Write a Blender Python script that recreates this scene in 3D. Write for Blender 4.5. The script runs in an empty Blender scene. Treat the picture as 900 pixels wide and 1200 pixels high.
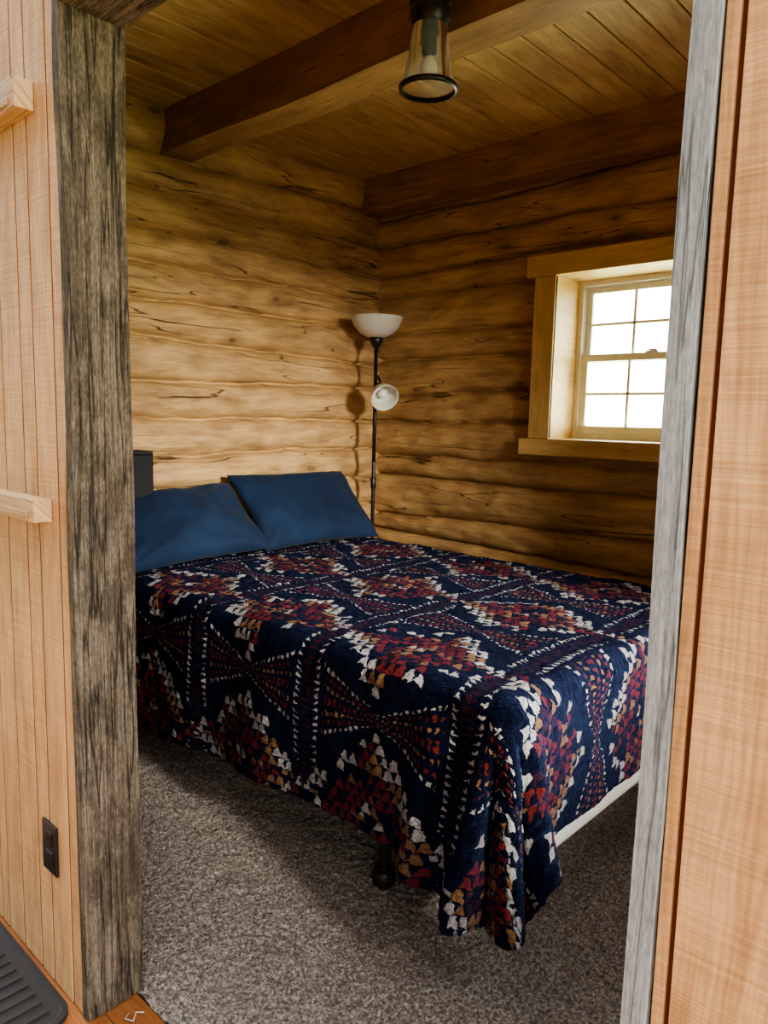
import bpy, bmesh, math, random
from mathutils import Vector, Matrix, noise
random.seed(7)
S = bpy.context.scene
COL = S.collection

# ------------------------------------------------------------------ helpers
def new_mat(name):
    m = bpy.data.materials.new(name); m.use_nodes = True
    nt = m.node_tree; nt.nodes.clear()
    out = nt.nodes.new('ShaderNodeOutputMaterial')
    b = nt.nodes.new('ShaderNodeBsdfPrincipled')
    nt.links.new(b.outputs[0], out.inputs[0])
    return m, nt, b

class V:
    nt = None
    def __init__(s, k): s.k = k
    @staticmethod
    def op(o, *a):
        n = V.nt.nodes.new('ShaderNodeMath'); n.operation = o
        for i, x in enumerate(a):
            if isinstance(x, V): V.nt.links.new(x.k, n.inputs[i])
            else: n.inputs[i].default_value = x
        return V(n.outputs[0])
    def __add__(s, o): return V.op('ADD', s, o)
    __radd__ = __add__
    def __sub__(s, o): return V.op('SUBTRACT', s, o)
    def __rsub__(s, o): return V.op('SUBTRACT', o, s)
    def __mul__(s, o): return V.op('MULTIPLY', s, o)
    __rmul__ = __mul__
    def __truediv__(s, o): return V.op('DIVIDE', s, o)
    def lt(s, o): return V.op('LESS_THAN', s, o)
    def gt(s, o): return V.op('GREATER_THAN', s, o)
    def abs(s): return V.op('ABSOLUTE', s)
    def floor(s): return V.op('FLOOR', s)
    def fract(s): return V.op('FRACT', s)
    def mx(s, o): return V.op('MAXIMUM', s, o)
    def mn(s, o): return V.op('MINIMUM', s, o)

def lk(nt, a, b): nt.links.new(a, b)
def mapping(nt, src, sc, loc=(0,0,0)):
    n = nt.nodes.new('ShaderNodeMapping'); n.inputs['Scale'].default_value = sc
    n.inputs['Location'].default_value = loc
    lk(nt, src, n.inputs['Vector']); return n.outputs[0]
def noise_n(nt, vec, scale, detail=4, rough=.5, dist=0):
    n = nt.nodes.new('ShaderNodeTexNoise'); n.inputs['Scale'].default_value = scale
    n.inputs['Detail'].default_value = detail; n.inputs['Roughness'].default_value = rough
    n.inputs['Distortion'].default_value = dist
    if vec is not None: lk(nt, vec, n.inputs['Vector'])
    return n
def ramp(nt, fac, stops, interp='LINEAR'):
    n = nt.nodes.new('ShaderNodeValToRGB'); cr = n.color_ramp; cr.interpolation = interp
    while len(cr.elements) < len(stops): cr.elements.new(.5)
    for e, (p, c) in zip(cr.elements, stops):
        e.position = p; e.color = (*c, 1) if len(c) == 3 else c
    lk(nt, fac, n.inputs[0]); return n.outputs[0]
def mix(nt, fac, a, b, blend='MIX'):
    n = nt.nodes.new('ShaderNodeMix'); n.data_type = 'RGBA'; n.blend_type = blend
    if isinstance(fac, (int, float)): n.inputs[0].default_value = fac
    else: lk(nt, fac, n.inputs[0])
    for i, x in ((6, a), (7, b)):
        if isinstance(x, tuple): n.inputs[i].default_value = (*x, 1)
        else: lk(nt, x, n.inputs[i])
    return n.outputs[2]
def bump(nt, h, b, strength=.3, dist=.01):
    n = nt.nodes.new('ShaderNodeBump'); n.inputs['Strength'].default_value = strength
    n.inputs['Distance'].default_value = dist
    lk(nt, h, n.inputs['Height']); lk(nt, n.outputs[0], b.inputs['Normal'])

def g(v): return (v, v, v)
def wood(name, dark, light, grain=12, knots=1.0, crack=1.0, rough=.6, bumps=.25, saw=0, kscale=(2.6, 5.5), spec=.3, big=.5):
    m, nt, b = new_mat(name)
    V.nt = nt
    uv = nt.nodes.new('ShaderNodeUVMap').outputs[0]
    wob = noise_n(nt, mapping(nt, uv, (2, 3, 1)), 1.0, 2)
    vm = nt.nodes.new('ShaderNodeVectorMath'); vm.operation = 'MULTIPLY_ADD'
    lk(nt, wob.outputs['Color'], vm.inputs[0]); vm.inputs[1].default_value = (0, .07, 0)
    lk(nt, uv, vm.inputs[2]); wuv = vm.outputs[0]
    n1 = noise_n(nt, mapping(nt, wuv, (1.2, grain, 1)), 3.0, 7, .6)
    n2 = noise_n(nt, mapping(nt, wuv, (1.5, 3.5, 1), (3, 7, 0)), 1.6, 4, .6)
    c = ramp(nt, n1.outputs[0], [(.34, dark), (.60, light)])
    c = mix(nt, big, c, ramp(nt, n2.outputs[0], [(.34, tuple(x*.7 for x in dark)), (.62, light)]))
    # fine streaks
    n3 = noise_n(nt, mapping(nt, wuv, (3, grain*9, 1)), 3.0, 3, .5)
    c = mix(nt, .4, c, ramp(nt, n3.outputs[0], [(.35, g(.45)), (.6, g(1))]), 'MULTIPLY')
    h = V(n1.outputs[0])*.5 + V(n3.outputs[0])*.25
    if knots > 0:
        vo = nt.nodes.new('ShaderNodeTexVoronoi'); vo.inputs['Scale'].default_value = 1
        lk(nt, mapping(nt, wuv, (kscale[0], kscale[1], 1)), vo.inputs['Vector'])
        sz = nt.nodes.new('ShaderNodeSeparateColor'); lk(nt, vo.outputs['Color'], sz.inputs[0])
        dd = V(vo.outputs['Distance']) / (V(sz.outputs[0])*.09+.035)
        k = ramp(nt, dd.k, [(0, g(.95)), (.35, g(.6)), (.6, g(.4)), (.75, g(.95)), (1, g(0))])
        kk = V.op('MULTIPLY', V(k), knots)
        c = mix(nt, kk.k, c, tuple(x*.22 for x in dark))
        halo = ramp(nt, (dd*.30).k, [(0, g(.75)), (1, g(0))])
        c = mix(nt, (V(halo)*knots).k, c, tuple(x*.6 for x in dark))
    if crack > 0:
        for sc_, lo_, th_, gt_ in (((.40, 6.5, 1), (11, 5, 0), .006, .50), ((.65, 11, 1), (2, 31, 0), .006, .56)):
            nc = noise_n(nt, mapping(nt, uv, sc_, lo_), 1.5, 3, .35)
            nm = noise_n(nt, mapping(nt, uv, (1.0, 4, 1), (lo_[1], 9, 0)), 1.0, 1)
            a = (V(nc.outputs[0]) - .5).abs()
            cr = V.op('SUBTRACT', 1.0, (a/th_).mn(1.0)) * V(nm.outputs[0]).gt(gt_) * (crack*.95)
            c = mix(nt, cr.k, c, tuple(x*.10 for x in dark))
            h = h - cr*1.2
    if saw > 0:
        ns = noise_n(nt, mapping(nt, uv, (70, 1.2, 1)), 2.2, 3, .6, .1)
        c = mix(nt, saw, c, ramp(nt, ns.outputs[0], [(.35, g(.62)), (.6, g(1))]), 'MULTIPLY')
        h = h + V(ns.outputs[0])*.6
    lk(nt, c, b.inputs['Base Color']); b.inputs['Roughness'].default_value = rough
    b.inputs['Specular IOR Level'].default_value = spec
    bump(nt, h.k, b, bumps, .012)
    return m

def plain(name, col, rough=.5, metal=0, **kw):
    m, nt, b = new_mat(name)
    tc = nt.nodes.new('ShaderNodeTexCoord')
    n = noise_n(nt, tc.outputs['Object'], 40, 3)
    c = mix(nt, n.outputs[0], tuple(x*.85 for x in col), tuple(min(1, x*1.12) for x in col))
    lk(nt, c, b.inputs['Base Color']); b.inputs['Roughness'].default_value = rough
    b.inputs['Metallic'].default_value = metal
    for k, v in kw.items(): b.inputs[k].default_value = v
    return m

def finish(name, bm, mats, parent=None, smooth=True, bevel=0, segs=2, wn=True):
    me = bpy.data.meshes.new(name); bm.to_mesh(me); bm.free()
    ob = bpy.data.objects.new(name, me); COL.objects.link(ob)
    for m in (mats if isinstance(mats, (list, tuple)) else [mats]): me.materials.append(m)
    if smooth:
        for p in me.polygons: p.use_smooth = True
    if bevel:
        md = ob.modifiers.new('bevel', 'BEVEL'); md.width = bevel; md.segments = segs
        md.limit_method = 'ANGLE'; md.angle_limit = math.radians(40)
        md.harden_normals = True
    if parent: ob.parent = parent
    return ob
def empty(name, loc=(0,0,0)):
    e = bpy.data.objects.new(name, None); e.empty_display_size = .1; COL.objects.link(e); return e
def newbm():
    bm = bmesh.new(); bm.loops.layers.uv.new('UVMap'); return bm

def box(bm, x0, x1, y0, y1, z0, z1, axis=0, mi=0, sub=0, amp=0, freq=5):
    uvl = bm.loops.layers.uv.verify()
    ru, rv = random.random()*50, random.random()*50
    L = [(x0, x1), (y0, y1), (z0, z1)]
    r = bmesh.ops.create_cube(bm, size=1)
    vs = r['verts']
    for v in vs:
        v.co = Vector([L[i][0] if v.co[i] < 0 else L[i][1] for i in range(3)])
    faces = list({f for v in vs for f in v.link_faces})
    if sub:
        for ax in range(3):
            lo, hi = L[ax]
            n = int((hi-lo)/sub)
            for i in range(1, n):
                co = Vector((0,0,0)); co[ax] = lo + (hi-lo)*i/n
                no = Vector((0,0,0)); no[ax] = 1
                geom = faces + list({e for f in faces for e in f.edges}) + list({v for f in faces for v in f.verts})
                rr = bmesh.ops.bisect_plane(bm, geom=geom, plane_co=co, plane_no=no, dist=1e-6)
                faces = list({q for q in rr['geom'] if isinstance(q, bmesh.types.BMFace)})
    o = [i for i in range(3) if i != axis]
    for f in faces:
        f.material_index = mi
        for l in f.loops:
            c = l.vert.co
            l[uvl].uv = (c[axis]+ru, c[o[0]]+c[o[1]]+rv)
    if amp:
        allv = {v for f in faces for v in f.verts}
        for v in allv:
            p = v.co.copy()
            sc = Vector((freq, freq, freq)); sc[axis] = freq*.35
            q = Vector((p[0]*sc[0]+ru, p[1]*sc[1], p[2]*sc[2]))
            d = noise.noise_vector(q)*amp; d[axis] *= .2
            v.co += d
    return faces

def lathe(bm, prof, cx=0, cy=0, seg=40, mi=0, mat=None):
    rings = []
    for r, z in prof:
        ring = []
        for i in range(seg):
            a = 2*math.pi*i/seg
            p = Vector((r*math.cos(a), r*math.sin(a), z))
            if mat is not None: p = mat @ p
            ring.append(bm.verts.new(p + Vector((cx, cy, 0))))
        rings.append(ring)
    for a, b in zip(rings[:-1], rings[1:]):
        for i in range(seg):
            f = bm.faces.new((a[i], a[(i+1) % seg], b[(i+1) % seg], b[i])); f.material_index = mi; f.smooth = True
def tube(bm, pts, r, seg=10, mi=0):
    pts = [Vector(p) for p in pts]; rings = []
    for i, p in enumerate(pts):
        t = (pts[min(i+1, len(pts)-1)] - pts[max(i-1, 0)]).normalized()
        a = t.orthogonal().normalized() if i == 0 else (rings_a - t*rings_a.dot(t)).normalized()
        rings_a = a; b = t.cross(a)
        rings.append([bm.verts.new(p + a*r*math.cos(2*math.pi*k/seg) + b*r*math.sin(2*math.pi*k/seg)) for k in range(seg)])
    for A, B in zip(rings[:-1], rings[1:]):
        for k in range(seg):
            f = bm.faces.new((A[k], A[(k+1) % seg], B[(k+1) % seg], B[k])); f.material_index = mi
    for R, rev in ((rings[0], True), (rings[-1], False)):
        f = bm.faces.new(R[::-1] if rev else R); f.material_index = mi

# ------------------------------------------------------------------ dimensions
XL, YB, ZC = -3.17, 3.36, 2.785
XR = 0.45
YF0, YF1 = .70, .83
OX0, OX1, OZ = -1.53, -.283, 2.19
WX0, WX1, WZ0, WZ1 = -1.938, -1.14, 1.321, 2.126

# ------------------------------------------------------------------ materials
M_log = wood('log_pine', (.31, .168, .07), (.65, .42, .185), grain=9, knots=1, crack=1, rough=.5, bumps=.5, spec=.35, kscale=(3.0, 6))
M_beam = wood('beam_pine', (.22, .115, .05), (.45, .26, .12), grain=10, knots=.8, crack=.6, rough=.6)
M_ceil = wood('ceiling_pine', (.38, .23, .10), (.68, .47, .23), grain=10, knots=1, crack=0, rough=.5, kscale=(2.2, 6))
M_plank = wood('plank_pine', (.54, .29, .125), (.78, .49, .24), grain=8, knots=.15, crack=0, rough=.65, saw=.4, bumps=.25, big=.3, kscale=(1.2, 3))
M_trim = wood('trim_pine', (.62, .40, .14), (.82, .58, .25), grain=9, knots=.3, crack=0, rough=.45, bumps=.1, kscale=(1.5, 3))
M_batten = wood('batten_pine', (.42, .24, .11), (.64, .41, .21), grain=12, knots=0, crack=.5, rough=.6)
M_floorwood = wood('floor_wood', (.20, .06, .02), (.34, .13, .045), grain=9, knots=.2, crack=0, rough=.35, bumps=.08)
M_groove = plain('groove_dark', (.15, .05, .02), .8)

def barnwood(name, dark, light, patch, streak=1.0):
    m, nt, b = new_mat(name); V.nt = nt
    uv = nt.nodes.new('ShaderNodeUVMap').outputs[0]
    n1 = noise_n(nt, mapping(nt, uv, (1.3, 45, 1)), 3, 8, .7, .2)
    n2 = noise_n(nt, mapping(nt, uv, (3.0, 8, 1)), 1.4, 7, .78)
    n3 = noise_n(nt, mapping(nt, uv, (25, 110, 1)), 2.5, 3, .6)
    c = ramp(nt, n1.outputs[0], [(.30, dark), (.5, tuple((a+b_)/2 for a, b_ in zip(dark, light))), (.72, light)])
    f = ramp(nt, n2.outputs[0], [(.47, g(0)), (.55, g(1))])
    c = mix(nt, (V(f)*.85).k, c, mix(nt, .6, c, patch, 'MULTIPLY'))
    c = mix(nt, .6*streak, c, ramp(nt, n3.outputs[0], [(.38, g(.3)), (.58, g(1))]), 'MULTIPLY')
    nc = noise_n(nt, mapping(nt, uv, (.8, 20, 1), (5, 2, 0)), 1.6, 3, .5)
    cr = V.op('SUBTRACT', 1.0, ((V(nc.outputs[0])-.5).abs()/.02).mn(1.0))
    c = mix(nt, (cr*.85*streak).k, c, (.012, .010, .008))
    lk(nt, c, b.inputs['Base Color']); b.inputs['Roughness'].default_value = .85
    b.inputs['Specular IOR Level'].default_value = .2
    bump(nt, (V(n1.outputs[0]) + V(n3.outputs[0])*.5 - cr).k, b, .7, .012)
    return m
M_barn = barnwood('weathered_barnwood', (.07, .052, .036), (.35, .28, .20), (.12, .095, .07))
M_barn2 = barnwood('weathered_barnwood_grey', (.27, .28, .29), (.52, .55, .57), (.82, .82, .82), .6)

# ------------------------------------------------------------------ log walls
def log_wall(name, org, ud, nd, U, H, opening, seed, back=.2, logh=.185, A=.058):
    rnd = random.Random(seed)
    n = int(H/logh)+1
    bounds = []
    for i in range(n+1):
        bounds.append((i*H/n + rnd.uniform(-.022, .022), rnd.uniform(.005, .036)*(1 if i % 2 else -1), rnd.random()*90))
    def B(i, u):
        z, t, s = bounds[i]
        if i == 0: return -.05
        if i == n: return H+.05
        return z + t*(u/U-.5)*2 + .022*noise.noise(Vector((u*1.3, s, seed)))+.012*noise.noise(Vector((u*5, s, seed)))
    st = .016; zt = .0075
    nu, nz = int(U/st), int(H/zt)
    bm = newbm(); uvl = bm.loops.layers.uv.verify()
    ud, nd = Vector(ud), Vector(nd); org = Vector(org)
    grid = []; idx = []
    for i in range(nu+1):
        u = U*i/nu
        bs = [B(k, u) for k in range(n+1)]
        col = []; ic = []
        k = 0
        for j in range(nz+1):
            z = H*j/nz
            while k < n-1 and z > bs[k+1]: k += 1
            s = (z-(bs[k]+bs[k+1])/2)/((bs[k+1]-bs[k])/2); s = max(-1, min(1, s))
            prof = math.sqrt(max(0, 1-(.985*abs(s)**1.2)**2))
            d = -A*(1-prof) - .014*(.5+.5*math.sin(k*12.9+seed)) - .036*max(0, (abs(s)-.90)/.10)
            w = .3+.7*prof
            d += w*.024*noise.noise(Vector((u*3.2, k*7.3, z*6+seed)))
            d += w*.010*noise.noise(Vector((u*8, k*3.3, z*14+seed)))
            d += w*.004*noise.noise(Vector((u*22, k*3.3, z*40+seed)))
            d += -.010
            col.append(bm.verts.new(org + ud*u + nd*d + Vector((0, 0, z)))); ic.append(k)
        grid.append(col); idx.append(ic)
    offs = [(rnd.random()*40, rnd.random()*40) for _ in range(n+1)]
    for i in range(nu):
        for j in range(nz):
            uc, zc = U*(i+.5)/nu, H*(j+.5)/nz
            if opening and opening[0]-.012 < uc < opening[1]+.012 and opening[2]-.012 < zc < opening[3]+.012: continue
            k = idx[i][j]
            f = bm.faces.new((grid[i][j], grid[i+1][j], grid[i+1][j+1], grid[i][j+1]))
            f.smooth = True
            for l, (a, b_) in zip(f.loops, ((i, j), (i+1, j), (i+1, j+1), (i, j+1))):
                l[uvl].uv = (U*a/nu + offs[k][0], H*b_/nz + offs[k][1])
    def body(u0, u1, z0, z1):
        p = org + ud*u0 - nd*.148; q = org + ud*u1 - nd*back
        box(bm, min(p.x, q.x), max(p.x, q.x), min(p.y, q.y), max(p.y, q.y), z0, z1, axis=0 if abs(ud.x) > .5 else 1)
    if opening:
        a, b_, c, d = opening
        e = .018
        body(0, a-e, 0, H); body(b_+e, U, 0, H); body(a-e, b_+e, 0, c-e); body(a-e, b_+e, d+e, H)
    else: body(0, U, 0, H)
    return finish(name, bm, M_log, smooth=False)

EX = .17
log_wall('wall_left', (XL, YF1, 0), (0, 1, 0), (1, 0, 0), YB-YF1+EX, ZC, None, 3)
log_wall('wall_back', (XL-EX, YB, 0), (1, 0, 0), (0, -1, 0), XR-XL+2*EX, ZC,
         (WX0-XL+EX, WX1-XL+EX, WZ0, WZ1), 11, back=.215)
RW = (.35, 1.35, 1.05, 2.08)   # window in right wall (u along +y from YF1)
log_wall('wall_right', (XR, YF1, 0), (0, 1, 0), (-1, 0, 0), YB-YF1+EX, ZC, RW, 23)

# partition (front) wall
bm = newbm()
JT = .026
def planks(x0, x1, z0, z1, w=.108, start=None):
    x = x0
    while x < x1-.005:
        e = min(x+w, x1)
        box(bm, x+.003, e-.003, YF0, YF0+.02, z0, z1, axis=2)
        x = e
xa = OX1+JT
box(bm, xa+.001, xa+.0135, YF0+.002, YF0+.02, 0, 2.6, axis=2)
planks(xa+.0165, 2.2, 0, 2.9, w=.16)
x = OX0-JT
ws = [.05, .105, .07, .11, .10]
i = 0
while x > -3.6:
    w = ws[i % 5]; i += 1
    box(bm, x-w+.0045, x-(.0045 if i > 1 else .001), YF0, YF0+.02, 0, 2.9, axis=2); x -= w
planks(OX0-JT, OX1+JT, OZ+JT, 2.9)
finish('wall_front', bm, M_plank, smooth=False, bevel=.0015)
bm = newbm()
box(bm, -3.6, OX0-JT-.001, YF0+.0026, YF1, 0, 2.9, axis=0)
box(bm, OX1+JT+.001, 2.2, YF0+.007, YF1, 0, 2.9, axis=0)
box(bm, OX0-JT, OX1+JT, YF0+.007, YF1, OZ+JT+.001, 2.9, axis=0)
finish('wall_front_core', bm, M_groove, smooth=False)

# door jambs
bm = newbm()
box(bm, OX0-JT, OX0, YF0-.004, YF1+.005, 0, OZ+JT, axis=2, sub=.03, amp=.005, freq=9)
finish('trim_1', bm, M_barn)
bm = newbm()
box(bm, OX1, OX1+JT, YF0-.004, YF1+.005, 0, OZ+JT, axis=2, sub=.03, amp=.004, freq=9)
finish('trim_2', bm, M_barn2)
bm = newbm()
box(bm, OX0+.002, OX1-.002, YF0-.004, YF1+.005, OZ, OZ+JT, axis=0, sub=.03, amp=.003, freq=9)
finish('trim_3', bm, M_barn)

def rail(name, x1, z0, z1):
    bm = newbm()
    box(bm, x1-.62, x1, YF0-.042, YF0-.001, z0, z1, axis=0)
    box(bm, x1-.62, x1-.03, YF0-.046, YF0-.042, z0+.008, z0+.024, axis=0)
    finish(name, bm, M_batten, smooth=False, bevel=.003)
rail('coat_rail', -1.635, 1.157, 1.208)
rail('coat_rail', -1.661, 2.02, 2.08)

# outlet
bm = newbm(); md = plain('dark_brown_plastic', (.015, .011, .009), .35); mk = plain('black_slot', (.002, .002, .002), .6)
cx, cz = -1.70, .36
box(bm, cx-.037, cx+.037, YF0-.007, YF0-.0005, cz-.062, cz+.062)
for dz in (-.026, .026):
    box(bm, cx-.018, cx+.018, YF0-.010, YF0-.006, cz+dz-.017, cz+dz+.017)
    for dx in (-.007, .007):
        box(bm, cx+dx-.0015, cx+dx+.0015, YF0-.0106, YF0-.0098, cz+dz-.006, cz+dz+.007, mi=1)
finish('wall_outlet', bm, [md, mk], smooth=False, bevel=.002)

# ------------------------------------------------------------------ ceiling & beams
bm = newbm()
x = XL-.1
while x < XR+.1:
    w = .128
    box(bm, x+.0025, x+w-.0025, YF1-.02, YB+.1, ZC, ZC+.02, axis=1); x += w
box(bm, XL-.2, XR+.3, YF1-.1, YB+.2, ZC+.019, ZC+.06, axis=1)
finish('ceiling', bm, M_ceil, smooth=False, bevel=.005)
bm = newbm()
box(bm, XL-.06, XR, 1.93, 2.10, 2.59, ZC+.01, axis=0, sub=.04, amp=.018, freq=3.6)
finish('ceiling_beam', bm, M_beam, bevel=0)
bm = newbm()
box(bm, XL-.04, XR, 3.235, YB+.02, 2.595, ZC+.01, axis=0, sub=.04, amp=.006, freq=3.2)
finish('ceiling_beam', bm, M_beam)
for o in COL.objects:
    if o.name.startswith('ceiling_beam') or o.name.startswith('trim_'):
        md_ = o.modifiers.new('es', 'EDGE_SPLIT'); md_.split_angle = math.radians(50)

# ------------------------------------------------------------------ floors
def carpet_mat():
    m, nt, b = new_mat('shag_carpet'); V.nt = nt
    tc = nt.nodes.new('ShaderNodeTexCoord').outputs['Object']
    n1 = noise_n(nt, tc, 120, 4, .75); n2 = noise_n(nt, tc, 3, 3); n3 = noise_n(nt, tc, 60, 3, .6)
    c = ramp(nt, n1.outputs[0], [(.36, (.12, .092, .074)), (.5, (.35, .285, .24)), (.64, (.68, .59, .52))])
    c = mix(nt, .45, c, ramp(nt, n3.outputs[0], [(.35, g(.5)), (.62, g(1))]), 'MULTIPLY')
    c = mix(nt, .25, c, ramp(nt, n2.outputs[0], [(.35, g(.7)), (.65, g(1))]), 'MULTIPLY')
    lk(nt, c, b.inputs['Base Color']); b.inputs['Roughness'].default_value = 1
    b.inputs['Specular IOR Level'].default_value = .05
    b.inputs['Sheen Weight'].default_value = .1
    bump(nt, (V(n1.outputs[0])+V(n3.outputs[0])).k, b, .9, .010)
    return m
M_carpet = carpet_mat()
bm = newbm()
x0, x1, y0, y1 = XL-.05, XR+.05, YF1-.005, YB+.05
st = .009
nx, ny = int((x1-x0)/st), int((y1-y0)/st)
rr = random.Random(5)
rows = []
for j in range(ny+1):
    y = y0+(y1-y0)*j/ny
    rows.append([bm.verts.new((x0+(x1-x0)*i/nx + rr.uniform(-.003, .003), y + (rr.uniform(-.003, .003) if j else 0),
                 rr.uniform(-.009, .003) + .004*noise.noise(Vector((i*.12, j*.12, 0))))) for i in range(nx+1)])
for j in range(ny):
    for i in range(nx):
        bm.faces.new((rows[j][i], rows[j][i+1], rows[j+1][i+1], rows[j+1][i]))
box(bm, x0, x1, y0, y1, -.08, -.02)
finish('floor', bm, M_carpet)
bm = newbm()
y = YF1-.007
while y > -2.2:
    box(bm, -3.6, 2.2, y-.083, y-.001, -.03, -.003, axis=0); y -= .084
finish('floor_hall', bm, M_floorwood, smooth=False, bevel=.0015)

# mat
M_mat = plain('black_rubber', (.014, .012, .011), .8)
bm = newbm()
def rrect(bm, x0, x1, y0, y1, r, z, seg=8):
    pts = []
    for cx, cy, a0 in ((x1-r, y1-r, 0), (x0+r, y1-r, 90), (x0+r, y0+r, 180), (x1-r, y0+r, 270)):
        for k in range(seg+1):
            a = math.radians(a0+90*k/seg); pts.append((cx+r*math.cos(a), cy+r*math.sin(a)))
    return [bm.verts.new((p[0], p[1], z)) for p in pts]
X0, X1, Y0, Y1 = -2.4, -1.565, .20, .685
r0 = rrect(bm, X0, X1, Y0, Y1, .05, -.002); r1 = rrect(bm, X0, X1, Y0, Y1, .05, .010)
r2 = rrect(bm, X0+.012, X1-.012, Y0+.012, Y1-.012, .04, .012); r3 = rrect(bm, X0+.02, X1-.02, Y0+.02, Y1-.02, .035, .006)
for a, b_ in ((r0, r1), (r1, r2), (r2, r3)):
    n = len(a)
    for i in range(n): bm.faces.new((a[i], a[(i+1) % n], b_[(i+1) % n], b_[i]))
bm.faces.new(r3)
for k in range(20):
    xx = X0+.05+k*.038
    box(bm, xx, xx+.014, Y0+.04, Y1-.04, .005, .011)
finish('boot_mat', bm, M_mat, smooth=False)

# thread
bm = newbm()
tube(bm, [(-1.46, .80, .004), (-1.47, .785, .008), (-1.455, .77, .004), (-1.475, .76, .003), (-1.485, .775, .003)], .0015, 6)
finish('carpet_thread', bm, plain('thread', (.5, .46, .42), .9))

# ------------------------------------------------------------------ window
M_vinyl = plain('window_vinyl', (.70, .69, .62), .4)
def glass_mat(name='window_glass', ior=1.3, tint=(1, 1, 1), rough=.02, haze=0):
    m = bpy.data.materials.new(name); m.use_nodes = True; nt = m.node_tree; nt.nodes.clear()
    o = nt.nodes.new('ShaderNodeOutputMaterial'); t = nt.nodes.new('ShaderNodeBsdfTransparent'); gl = nt.nodes.new('ShaderNodeBsdfGlossy')
    t.inputs[0].default_value = (*tint, 1)
    gl.inputs['Roughness'].default_value = rough
    fr = nt.nodes.new('ShaderNodeFresnel'); fr.inputs[0].default_value = ior
    mx = nt.nodes.new('ShaderNodeMixShader'); lk(nt, fr.outputs[0], mx.inputs[0]); lk(nt, t.outputs[0], mx.inputs[1]); lk(nt, gl.outputs[0], mx.inputs[2])
    if haze:
        d = nt.nodes.new('ShaderNodeBsdfTranslucent'); d.inputs[0].default_value = (.8, .88, .88, 1)
        m2 = nt.nodes.new('ShaderNodeMixShader'); m2.inputs[0].default_value = haze
        lk(nt, mx.outputs[0], m2.inputs[1]); lk(nt, d.outputs[0], m2.inputs[2]); mx = m2
    lk(nt, mx.outputs[0], o.inputs[0]); return m
M_glass = glass_mat()
win = empty('window_1')
bm = newbm()
yo = YB-.012
box(bm, WX0-.166, WX1+.17, yo-.03, yo+.0, WZ1-.002, WZ1+.102, axis=0)
box(bm, WX0-.118, WX0+.0, yo-.024, yo+.0, WZ0, WZ1-.002, axis=2)
box(bm, WX1, WX1+.118, yo-.024, yo+.0, WZ0, WZ1-.002, axis=2)
box(bm, WX0-.166, WX1+.17, yo-.034, yo+.0, WZ0-.086, WZ0-.002, axis=0)
finish('casing', bm, M_trim, parent=win, smooth=False, bevel=.004)
bm = newbm()
t = .017; yw0, yw1 = yo-.02, 3.66
box(bm, WX0-t, WX0, yw0, yw1, WZ0-t, WZ1+t, axis=1)
box(bm, WX1, WX1+t, yw0, yw1, WZ0-t, WZ1+t, axis=1)
box(bm, WX0, WX1, yw0, yw1, WZ1, WZ1+t, axis=0)
box(bm, WX0, WX1, yw0-.006, yw1, WZ0-t, WZ0, axis=0)
finish('reveal_lining', bm, M_trim, parent=win, smooth=False, bevel=.002)
bm = newbm()
ya = 3.575
def frame(x0, x1, z0, z1, w, y0, y1, wb=None):
    wb = wb or w
    box(bm, x0, x0+w, y0, y1, z0, z1, axis=2); box(bm, x1-w, x1, y0, y1, z0, z1, axis=2)
    box(bm, x0+w, x1-w, y0, y1, z1-w, z1, axis=0); box(bm, x0+w, x1-w, y0, y1, z0, z0+wb, axis=0)
frame(WX0, WX1, WZ0, WZ1, .028, ya-.01, ya+.07)
zm = 1.735
frame(WX0+.028, WX1-.028, zm-.02, WZ1-.028, .032, ya+.03, ya+.055)
frame(WX0+.028, WX1-.028, WZ0+.028, zm+.02, .036, ya+.0, ya+.028, .04)
gx0, gx1 = WX0+.062, WX1-.062
for k in (1, 2):
    xx = gx0+(gx1-gx0)*k/3
    box(bm, xx-.007, xx+.007, ya+.036, ya+.05, zm, WZ1-.05, axis=2)
    box(bm, xx-.007, xx+.007, ya+.008, ya+.022, WZ0+.06, zm, axis=2)
zu = (zm+.015+WZ1-.06)/2; zl = (WZ0+.068+zm-.016)/2
box(bm, gx0, gx1, ya+.036, ya+.05, zu-.007, zu+.007, axis=0)
box(bm, gx0, gx1, ya+.008, ya+.022, zl-.007, zl+.007, axis=0)
finish('sash_frame', bm, M_vinyl, parent=win, smooth=False, bevel=.002)
bm = newbm()
xc = (WX0+WX1)/2
box(bm, xc-.03, xc+.03, ya+.0, ya+.03, zm+.02, zm+.028); box(bm, xc-.012, xc+.03, ya-.01, ya+.012, zm+.028, zm+.036)
finish('sash_lock', bm, plain('lock_white', (.6, .6, .58), .3), parent=win, bevel=.002, smooth=False)
bm = newbm()
box(bm, gx0-.005, gx1+.005, ya+.042, ya+.044, zm+.01, WZ1-.055)
box(bm, gx0-.005, gx1+.005, ya+.014, ya+.016, WZ0+.06, zm-.01)
finish('panes', bm, M_glass, parent=win, smooth=False)
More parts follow.
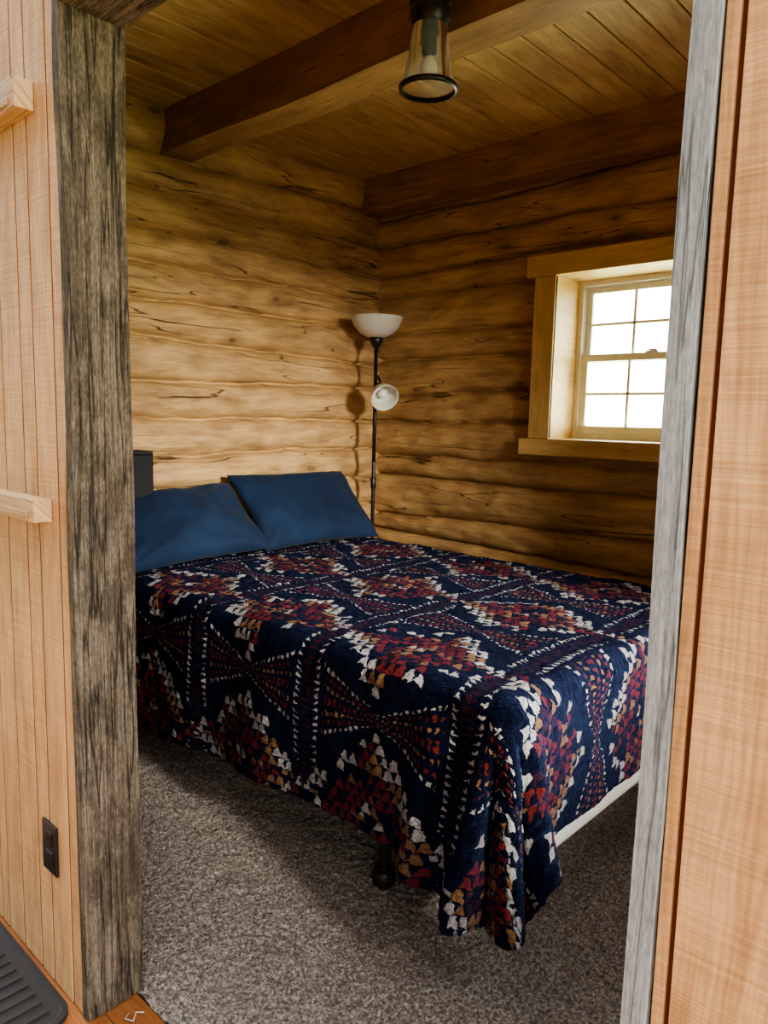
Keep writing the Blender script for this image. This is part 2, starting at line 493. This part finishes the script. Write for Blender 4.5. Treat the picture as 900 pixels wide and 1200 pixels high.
# right-wall window
win2 = empty('window_2')
wy0, wy1, wz0, wz1 = YF1+RW[0], YF1+RW[1], RW[2], RW[3]
bm = newbm()
for a in ((wy0-.1, wy0, wz0, wz1), (wy1, wy1+.1, wz0, wz1), (wy0-.14, wy1+.14, wz1, wz1+.1), (wy0-.14, wy1+.14, wz0-.09, wz0)):
    box(bm, XR-.03, XR+.0, *a, axis=1)
for a in ((wy0-.017, wy0, wz0-.017, wz1+.017), (wy1, wy1+.017, wz0-.017, wz1+.017), (wy0, wy1, wz1, wz1+.017), (wy0, wy1, wz0-.017, wz0)):
    box(bm, XR-.02, XR+.26, *a, axis=0)
finish('casing', bm, M_trim, parent=win2, smooth=False, bevel=.003)
bm = newbm()
xs = XR+.17
for a in ((wy0, wy0+.05, wz0, wz1), (wy1-.05, wy1, wz0, wz1), (wy0, wy1, wz1-.05, wz1), (wy0, wy1, wz0, wz0+.05), (wy0, wy1, (wz0+wz1)/2-.02, (wz0+wz1)/2+.02)):
    box(bm, xs, xs+.05, *a, axis=2)
finish('sash_frame', bm, M_vinyl, parent=win2, smooth=False, bevel=.002)

# ------------------------------------------------------------------ bed
bed = empty('bed')
M_sheet = plain('white_fabric', (.66, .64, .62), .9)
M_black = plain('black_metal', (.012, .012, .013), .4)
BX0, BX1, BY0, BY1 = -3.07, -.975, 1.535, 3.05
def softbox(name, x0, x1, y0, y1, z0, z1, r, mat):
    bm = newbm(); box(bm, x0, x1, y0, y1, z0, z1)
    return finish(name, bm, mat, parent=bed, smooth=True, bevel=r, segs=5)
softbox('mattress', BX0, BX1, BY0, BY1, .435, .685, .05, M_sheet)
softbox('box_spring', BX0, BX1+.012, BY0+.005, BY1, .175, .43, .025, M_sheet)
bm = newbm()
for yy in (BY0+.04, (BY0+BY1)/2, BY1-.03):
    box(bm, BX0+.02, BX1-.10, yy-.018, yy+.018, .148, .173)
for xx in (BX0+.1, -2.3, -1.385):
    box(bm, xx-.018, xx+.018, BY0+.03, BY1-.02, .140, .150)
def leg(bm, x, y):
    lathe(bm, [(.0, .15), (.018, .15), (.018, .07), (.012, .065), (.012, .055), (.03, .05), (.036, .035), (.036, .012), (.028, .0), (0, .0)], x, y, 20)
for x in (BX0+.1, -1.39):
    for y in (BY0+.02, (BY0+BY1)/2, BY1-.05):
        leg(bm, x, y)
finish('metal_frame', bm, M_black, parent=bed, smooth=True, bevel=.003)

# blanket ------------------------------------------------------------
def blanket_mat():
    m, nt, b = new_mat('geometric_fleece'); V.nt = nt
    uvn = nt.nodes.new('ShaderNodeUVMap').outputs[0]
    f1 = noise_n(nt, uvn, 60, 3, .6)
    vm = nt.nodes.new('ShaderNodeVectorMath'); vm.operation = 'SUBTRACT'; lk(nt, f1.outputs['Color'], vm.inputs[0]); vm.inputs[1].default_value = (.5, .5, .5)
    v2 = nt.nodes.new('ShaderNodeVectorMath'); v2.operation = 'MULTIPLY_ADD'; lk(nt, vm.outputs[0], v2.inputs[0]); v2.inputs[1].default_value = (.024, .024, 0); lk(nt, uvn, v2.inputs[2])
    sp = nt.nodes.new('ShaderNodeSeparateXYZ'); lk(nt, v2.outputs[0], sp.inputs[0])
    u, v = V(sp.outputs[0]), V(sp.outputs[1])
    P, Q = .60, .58
    iu = ((u+30*P+1.95)/P+.5).floor(); iv = ((v+30*Q+.44)/Q+.5).floor()
    mu = (((u+30*P+1.95)/P+.5).fract()-.5)*P
    mv = (((v+30*Q+.44)/Q+.5).fract()-.5)*Q
    am, av = mu.abs(), mv.abs()
    hv, wu = .030, .035
    r = (mv/hv+.5).floor(); odd = (r.abs()/2).fract()
    x = mu/wu+odd; ci = (x+.5).floor(); lu = x-ci; lv = mv/hv-r
    cu, cv = (ci-odd)*wu, r*hv
    cell = ((lu.abs()+(lv+.5)*.34).lt(.52))*lv.abs().lt(.44)
    d = cu.abs()/.295 + cv.abs()/.225
    rn = nt.nodes.new('ShaderNodeTexWhiteNoise'); cb = nt.nodes.new('ShaderNodeCombineXYZ')
    lk(nt, (ci+iu*17).k, cb.inputs[0]); lk(nt, (r+iv*13).k, cb.inputs[1]); lk(nt, cb.outputs[0], rn.inputs['Vector'])
    rv = V(rn.outputs['Value'])
    dj = d + (rv-.5)*.24
    NAVY = (.003, .004, .014); WHITE = (.56, .53, .51); TAN = (.32, .17, .07); RUST = (.20, .027, .018); MAR = (.05, .008, .010)
    # white outline on the two facing quarters, gold and rust on the others
    side = (mu*mv).gt(0)
    medA = ramp(nt, (dj*.8).k, [(0, TAN), (.10, NAVY), (.17, TAN), (.26, RUST), (.40, MAR), (.47, RUST), (.55, TAN), (.66, WHITE)], 'CONSTANT')
    medB = ramp(nt, (dj*.8).k, [(0, WHITE), (.10, NAVY), (.17, RUST), (.32, MAR), (.40, RUST), (.52, TAN), (.60, NAVY), (.68, RUST), (.75, WHITE)], 'CONSTANT')
    med = mix(nt, side.k, medB, medA)
    medm = cell*dj.lt(1.03)*(1.0-rv.gt(.95))
    col = mix(nt, medm.k, NAVY, med)
    nomed = d.gt(1.10)
    dv = (v/.022).fract()
    lad = am.gt(.249)*am.lt(.270)*dv.lt(((.270-am)/.036).mx(.06))*nomed
    col = mix(nt, lad.k, col, WHITE)
    lad2 = am.gt(.282)*(v/.020).fract().lt(.5)
    col = mix(nt, lad2.k, col, MAR)
    bb = Q/2-av
    w = am*.50+.014
    q = bb/w*4.0
    row = q.floor(); rf = q.fract()
    du = ((u/.021)+row*.5).fract()
    fan = bb.lt(w)*am.lt(.228)*rf.lt(.48)*du.lt(.48)*nomed
    fc = ramp(nt, (row/4+.1).k, [(0, RUST), (.30, TAN), (.55, RUST), (.80, WHITE)], 'CONSTANT')
    col = mix(nt, fan.k, col, fc)
    f2 = noise_n(nt, uvn, 130, 4, .7)
    col = mix(nt, .7, col, ramp(nt, f2.outputs[0], [(.38, g(.3)), (.6, g(1.0))]), 'MULTIPLY')
    lk(nt, col, b.inputs['Base Color']); b.inputs['Roughness'].default_value = 1
    b.inputs['Specular IOR Level'].default_value = .03
    b.inputs['Sheen Weight'].default_value = .11; b.inputs['Sheen Roughness'].default_value = .4
    b.inputs['Sheen Tint'].default_value = (.30, .42, 1, 1)
    bump(nt, (V(f2.outputs[0])+V(f1.outputs[0])).k, b, 1, .018)
    return m
M_blanket = blanket_mat()
bm = newbm(); uvl = bm.loops.layers.uv.verify()
TX0, TX1, TY0, TY1, TZ = -3.06, -.955, 1.51, 3.075, .706
st = .009
DF = .42
U = TX1-TX0+DF
nu = int(U/st)
NV = int((TY1-TY0+.5+.16)/st)
R = .05
def fold(h):
    s = h+R*.6
    if s <= 0: return 0, 0
    a = s/R
    if a < math.pi/2: return R*math.sin(a)-R*.6, R*(1-math.cos(a))
    return R-R*.6, R+(s-R*math.pi/2)
def flare(k, th): return k*(.22+.08*math.cos((th-math.pi/2)*8.0))*min(1, k/.12)
grid = []
for i in range(nu+1):
    u = U*i/nu; X = TX0+u
    du = X-TX1
    fr = min(1, max(0, (X-TX0)/(TX1-TX0)))
    drop = .585 - .14*fr + .085*math.exp(-(min(du, 0)/.26)**2)
    col = []
    for j in range(NV+1):
        vv = -drop + (TY1-TY0+.16+drop)*j/NV
        dn = -vv; df = vv-(TY1-TY0)
        Y = TY0+vv
        x, y, z = X, Y, TZ
        hu, hn = du, dn
        if df > -R*.6:
            o, dwn = fold(df); y = TY1+o; z -= dwn
            if du > -R*.6:
                o, d2 = fold(du); x = TX1+o; z = TZ-max(dwn, d2)
        elif hu > -R*.6 and hn > -R*.6:
            a, b_ = max(hu+R*.6, 0), max(hn+R*.6, 0)
            h = math.hypot(a, b_); th = math.atan2(b_, a)
            hA, hB = DF+R*.6, drop+R*.6
            hmax = min(hA/max(1e-4, math.cos(th)), hB/max(1e-4, math.sin(th)))
            tq = th/(math.pi/2)
            ts = min(1, tq/.22); ts = ts*ts*(3-2*ts)
            targ = hA + (hB-hA)*ts
            h *= 1+(targ/hmax-1)*min(1, h/.25)
            o, dwn = fold(h-R*.6)
            fl = o+R*.6 + flare(max(0, h-.05), th)
            x = TX1-R*.6+fl*math.cos(th); y = TY0+R*.6-fl*math.sin(th); z = TZ-dwn
        elif hu > -R*.6:
            o, dwn = fold(hu); k = max(0, hu+R*.6-.05)
            s = abs(hn+R*.6)
            w = math.exp(-(s/.07)**2)
            x = TX1+o + flare(k, 0)*w + .04*k*noise.noise(Vector((Y*5, 3, 0)))*(1-w)
            z -= dwn
        elif hn > -R*.6:
            o, dwn = fold(hn); k = max(0, hn+R*.6-.05)
            s = abs(hu+R*.6); w = math.exp(-(s/.27)**2)
            y = TY0-o - flare(k, math.pi/2)*w*(.35+.65*math.cos(s*17)**2) - k*(.10*(.5+noise.noise(Vector((X*3.5, 0, 1)))))*(1-w)
            z -= dwn
        p = Vector((x, y, z))
        q = Vector((X, Y, 0))
        lump = .010*noise.noise(q*4.2)+.006*noise.noise(q*11)+.0045*noise.noise(q*34)+.005*noise.noise(q*75)
        if z > TZ-.03: p.z += lump + .004
        else:
            p.y -= lump+.003 if hn > 0 else 0
            p.x += lump+.003 if hu > 0 else 0
            p.z += .5*lump
        p.z = max(p.z, .012)
        col.append((bm.verts.new(p), (X, vv)))
    grid.append(col)
for i in range(nu):
    for j in range(NV):
        q = (grid[i][j], grid[i+1][j], grid[i+1][j+1], grid[i][j+1])
        f = bm.faces.new([a[0] for a in q]); f.smooth = True
        for l, a in zip(f.loops, q): l[uvl].uv = a[1]
blk = finish('patterned_blanket', bm, M_blanket)
sd = blk.modifiers.new('thick', 'SOLIDIFY'); sd.thickness = .012; sd.offset = 1

# pillows -----------------------------------------------------------
def pillow_mat():
    m, nt, b = new_mat('blue_pillowcase')
    tc = nt.nodes.new('ShaderNodeTexCoord').outputs['Object']
    n = noise_n(nt, tc, 3.5, 3); n2 = noise_n(nt, tc, 400, 2)
    c = ramp(nt, n.outputs[0], [(.3, (.005, .013, .034)), (.7, (.007, .021, .052))])
    lk(nt, c, b.inputs['Base Color']); b.inputs['Roughness'].default_value = .8
    b.inputs['Specular IOR Level'].default_value = .2
    b.inputs['Sheen Weight'].default_value = .04
    bump(nt, n2.outputs[0], b, .1, .003); return m
M_pil = pillow_mat()
def pillow(name, loc, w, h, t, lean, yaw=0, roll=0, seed=0, minz=.742):
    bm = newbm(); n = 56
    top, bot = [], []
    for i in range(n+1):
        rt, rb = [], []
        for j in range(n+1):
            a, b_ = 2*i/n-1, 2*j/n-1
            e = max(0, (1-abs(a)**2.6)*(1-abs(b_)**2.6))
            th = t/2*e**.5
            px = a*w/2*(1-.07*(1-abs(b_)**1.5)*abs(a)**4)
            py = b_*h/2*(1-.10*(1-abs(a)**1.5)*abs(b_)**4)
            nz = .022*noise.noise(Vector((a*2.0+seed, b_*2.0, 1)))*e**.3 + .008*noise.noise(Vector((a*6+seed, b_*3, 4)))*e**.3
            dist = math.hypot(1-abs(a), 1-abs(b_))
            ang = math.atan2(1-abs(b_), 1-abs(a))
            cw = .010*math.sin(ang*11+seed*3+(2 if a > 0 else 0))*math.exp(-dist*2.0)*e**.25
            vt = bm.verts.new((px, py, th+nz+cw))
            rt.append(vt)
            rb.append(vt if i in (0, n) or j in (0, n) else bm.verts.new((px, py, -th*.6+nz*.3)))
        top.append(rt); bot.append(rb)
    for i in range(n):
        for j in range(n):
            bm.faces.new((top[i][j], top[i+1][j], top[i+1][j+1], top[i][j+1]))
            try: bm.faces.new((bot[i][j], bot[i][j+1], bot[i+1][j+1], bot[i+1][j]))
            except ValueError: pass
    M = Matrix.Translation(loc) @ Matrix.Rotation(yaw, 4, 'Z') @ Matrix.Rotation(-lean, 4, 'Y') @ \
        Matrix(((0, 0, 1, 0), (1, 0, 0, 0), (0, 1, 0, 0), (0, 0, 0, 1))) @ Matrix.Rotation(roll, 4, 'Z')
    bm.transform(M)
    mz = min(v.co.z for v in bm.verts); mxx = min(v.co.x for v in bm.verts)
    sh = Vector((max(0, XL+.008-mxx), 0, minz-mz))
    for v in bm.verts: v.co += sh
    return finish(name, bm, M_pil)
pillow('pillow', (-2.95, 2.61, .90), .82, .47, .17, math.radians(42), math.radians(2), math.radians(-1), 1)
pillow('pillow', (-2.92, 1.83, .90), .74, .44, .18, math.radians(49), math.radians(-5), math.radians(4), 5)

# ------------------------------------------------------------------ floor lamp
lamp = empty('floor_lamp')
LX, LY = -2.985, 3.155
M_shade = plain('frosted_white_shade', (.66, .62, .54), .45, **{'Subsurface Weight': .2})
bm = newbm()
lathe(bm, [(0, .026), (.10, .022), (.125, .012), (.13, .001), (0, .001)], LX, LY, 40)
tube(bm, [(LX, LY, .02), (LX, LY, 1.0), (LX, LY, 1.84)], .011, 14)
lathe(bm, [(.011, 1.80), (.02, 1.81), (.035, 1.835), (.04, 1.86), (.02, 1.875), (0, 1.875)], LX, LY, 24)
lathe(bm, [(.011, .99), (.016, 1.0), (.016, 1.05), (.011, 1.06)], LX, LY, 16)
base = Vector((LX+.072, LY-.035, 1.565))
tube(bm, [(LX, LY, 1.60), (LX+.01, LY-.01, 1.63), (LX+.04, LY-.02, 1.64), (LX+.065, LY-.03, 1.61), base], .008, 10)
tube(bm, [(LX+.014, LY-.012, 1.60), (LX+.019, LY-.016, 1.4), (LX+.016, LY-.016, 1.15)], .006, 8)
finish('stand', bm, M_black, parent=lamp)
bm = newbm()
pr = [(.03, 1.862), (.06, 1.868), (.10, 1.89), (.13, 1.925), (.148, 1.965), (.152, 1.978), (.149, 1.978), (.144, 1.965), (.126, 1.928), (.097, 1.895), (.05, 1.874), (0, 1.872)]
lathe(bm, pr, LX, LY, 48)
finish('uplight_bowl', bm, M_shade, parent=lamp)
dirv = Vector((.74, -.40, -.48)).normalized()
rot = dirv.to_track_quat('Z', 'Y').to_matrix().to_4x4()
bm = newbm()
pr2 = [(.018, 0), (.035, .006), (.055, .025), (.068, .052), (.076, .085), (.080, .10), (.077, .10), (.072, .085), (.063, .052), (.05, .028), (0, .012)]
lathe(bm, pr2, 0, 0, 36, mat=Matrix.Translation(base) @ rot)
finish('reading_shade', bm, M_shade, parent=lamp)
bm = newbm()
lathe(bm, [(0, -.05), (.018, -.048), (.022, -.02), (.024, .01), (0, .012)], 0, 0, 20, mat=Matrix.Translation(base) @ rot)
finish('socket', bm, M_black, parent=lamp)
bm = newbm()
lathe(bm, [(0, .075), (.014, .072), (.024, .06), (.026, .045), (.018, .028), (.012, .015)], 0, 0, 20, mat=Matrix.Translation(base) @ rot)
finish('bulb', bm, plain('bulb_glass', (.8, .78, .72), .3), parent=lamp)

# ------------------------------------------------------------------ ceiling light
cl = empty('ceiling_light')
CX, CY = -1.50, 1.785
zb = 2.37
bm = newbm()
lathe(bm, [(.079, zb-.006), (.086, zb-.004), (.087, zb+.008), (.080, zb+.010), (.079, zb-.006)], CX, CY, 48)
lathe(bm, [(0, zb+.165), (.035, zb+.165), (.05, zb+.172), (.055, zb+.19), (.06, zb+.2), (.06, zb+.215), (.055, zb+.22), (.055, zb+.235), (.062, zb+.24), (.062, zb+.26), (.05, zb+.27), (.045, zb+.30), (.07, zb+.32), (.075, zb+.36), (.075, 2.745)], CX, CY, 40)
lathe(bm, [(0, zb+.09), (.018, zb+.09), (.022, zb+.10), (.022, zb+.165)], CX, CY, 20)
finish('black_housing', bm, M_black, parent=cl)
bm = newbm()
lathe(bm, [(.05, zb+.172), (.056, zb+.14), (.066, zb+.07), (.080, zb+.0)], CX, CY, 48)
finish('glass_shade', bm, glass_mat('clear_glass', 1.4, (1, 1, 1), .04, .10), parent=cl)
bm = newbm()
lathe(bm, [(0, zb+.03), (.015, zb+.033), (.026, zb+.05), (.026, zb+.065), (.014, zb+.09)], CX, CY, 20)
finish('bulb', bm, plain('bulb_pale', (.7, .68, .60), .2), parent=cl)
bm = newbm(); box(bm, CX-.16, CX+.16, CY-.13, CY+.13, 2.745, ZC-.001)
finish('mounting_block', bm, plain('block_offwhite', (.45, .42, .33), .6), parent=cl, smooth=False, bevel=.004)

# ------------------------------------------------------------------ wall lamp left of the bed
sc = empty('wall_reading_lamp')
bm = newbm()
box(bm, XL+.002, XL+.03, 1.60, 1.70, 1.03, 1.15)
tube(bm, [(XL+.03, 1.65, 1.09), (XL+.08, 1.65, 1.09), (XL+.10, 1.65, 1.13)], .008, 10)
finish('bracket', bm, M_black, parent=sc, smooth=False, bevel=.003)
bm = newbm()
x0, x1, y0, y1, z0, z1 = XL+.06, XL+.19, 1.54, 1.725, 1.0, 1.235
box(bm, x0, x1, y0, y0+.006, z0, z1); box(bm, x0, x1, y1-.006, y1, z0, z1)
box(bm, x0, x0+.006, y0, y1, z0, z1); box(bm, x1-.006, x1, y0, y1, z0, z1)
box(bm, x0, x1, y0, y1, z1-.02, z1-.012)
finish('shade', bm, plain('black_shade', (.006, .006, .007), .8), parent=sc, smooth=False, bevel=.002)

# ------------------------------------------------------------------ world and lights
w = bpy.data.worlds.new('World'); S.world = w; w.use_nodes = True
nt = w.node_tree; nt.nodes.clear(); V.nt = nt
out = nt.nodes.new('ShaderNodeOutputWorld'); bg = nt.nodes.new('ShaderNodeBackground'); lk(nt, bg.outputs[0], out.inputs[0])
tc = nt.nodes.new('ShaderNodeTexCoord'); sp = nt.nodes.new('ShaderNodeSeparateXYZ'); lk(nt, tc.outputs['Generated'], sp.inputs[0])
trees = noise_n(nt, tc.outputs['Generated'], 9, 4)
zz = V(sp.outputs[2])*.5+.5
c = ramp(nt, (zz+(V(trees.outputs[0])-.5)*.06).k, [(.40, (.50, .60, .26)), (.49, (.74, .82, .50)), (.53, (.94, .97, .92)), (.62, (.92, .96, 1.0))])
lk(nt, c, bg.inputs[0])
yy = V(sp.outputs[1])
fac = ramp(nt, (yy*.5+.5).k, [(.25, g(.018)), (.70, g(1))])
st_ = V(fac)*17.0
lk(nt, st_.k, bg.inputs[1])
def area(name, loc, tgt, sx, sy, power, col):
    l = bpy.data.lights.new(name, 'AREA'); l.shape = 'RECTANGLE'; l.size = sx; l.size_y = sy; l.energy = power; l.color = col
    o = bpy.data.objects.new(name, l); COL.objects.link(o); o.location = loc
    o.rotation_euler = (Vector(tgt)-Vector(loc)).to_track_quat('-Z', 'Y').to_euler()
    return o
area('sky_window_2', (XR+3, 1.10, 2.45), (XR, 1.68, 1.55), .9, 1.3, 1080, (1.0, .97, .88))
area('fill_window_2', (XR+.34, (wy0+wy1)/2, (wz0+wz1)/2-.05), (-1.6, 2.3, 2.2), .9, .9, 4, (1, .98, .88))  # added fill lamp behind the right window, lifts the back and right walls
area('daylight_window_1', ((WX0+WX1)/2, 3.74, (WZ0+WZ1)/2-.1), ((WX0+WX1)/2, 2.8, 2.3), .70, .6, 18, (.96, 1, .78))
area('hall_daylight', (1.9, -1.5, 1.8), (-1.4, .7, 1.1), 1.4, 1.3, 66, (1, .94, .84))

# ------------------------------------------------------------------ camera
cam = bpy.data.cameras.new('camera'); co = bpy.data.objects.new('camera', cam); COL.objects.link(co)
cam.lens = 26.01; cam.sensor_width = 36; cam.clip_start = .02
r = Vector((.7348, .6779, .0237)); u_ = Vector((-.1018, .0757, .9919))
r.normalize(); b_ = r.cross(u_).normalized(); u_ = b_.cross(r)
M = Matrix((( r.x, u_.x, b_.x, 0), (r.y, u_.y, b_.y, 0), (r.z, u_.z, b_.z, 1.4), (0, 0, 0, 1)))
co.matrix_world = M
S.camera = co
S.view_settings.view_transform = 'AgX'
S.view_settings.look = 'AgX - Medium High Contrast'
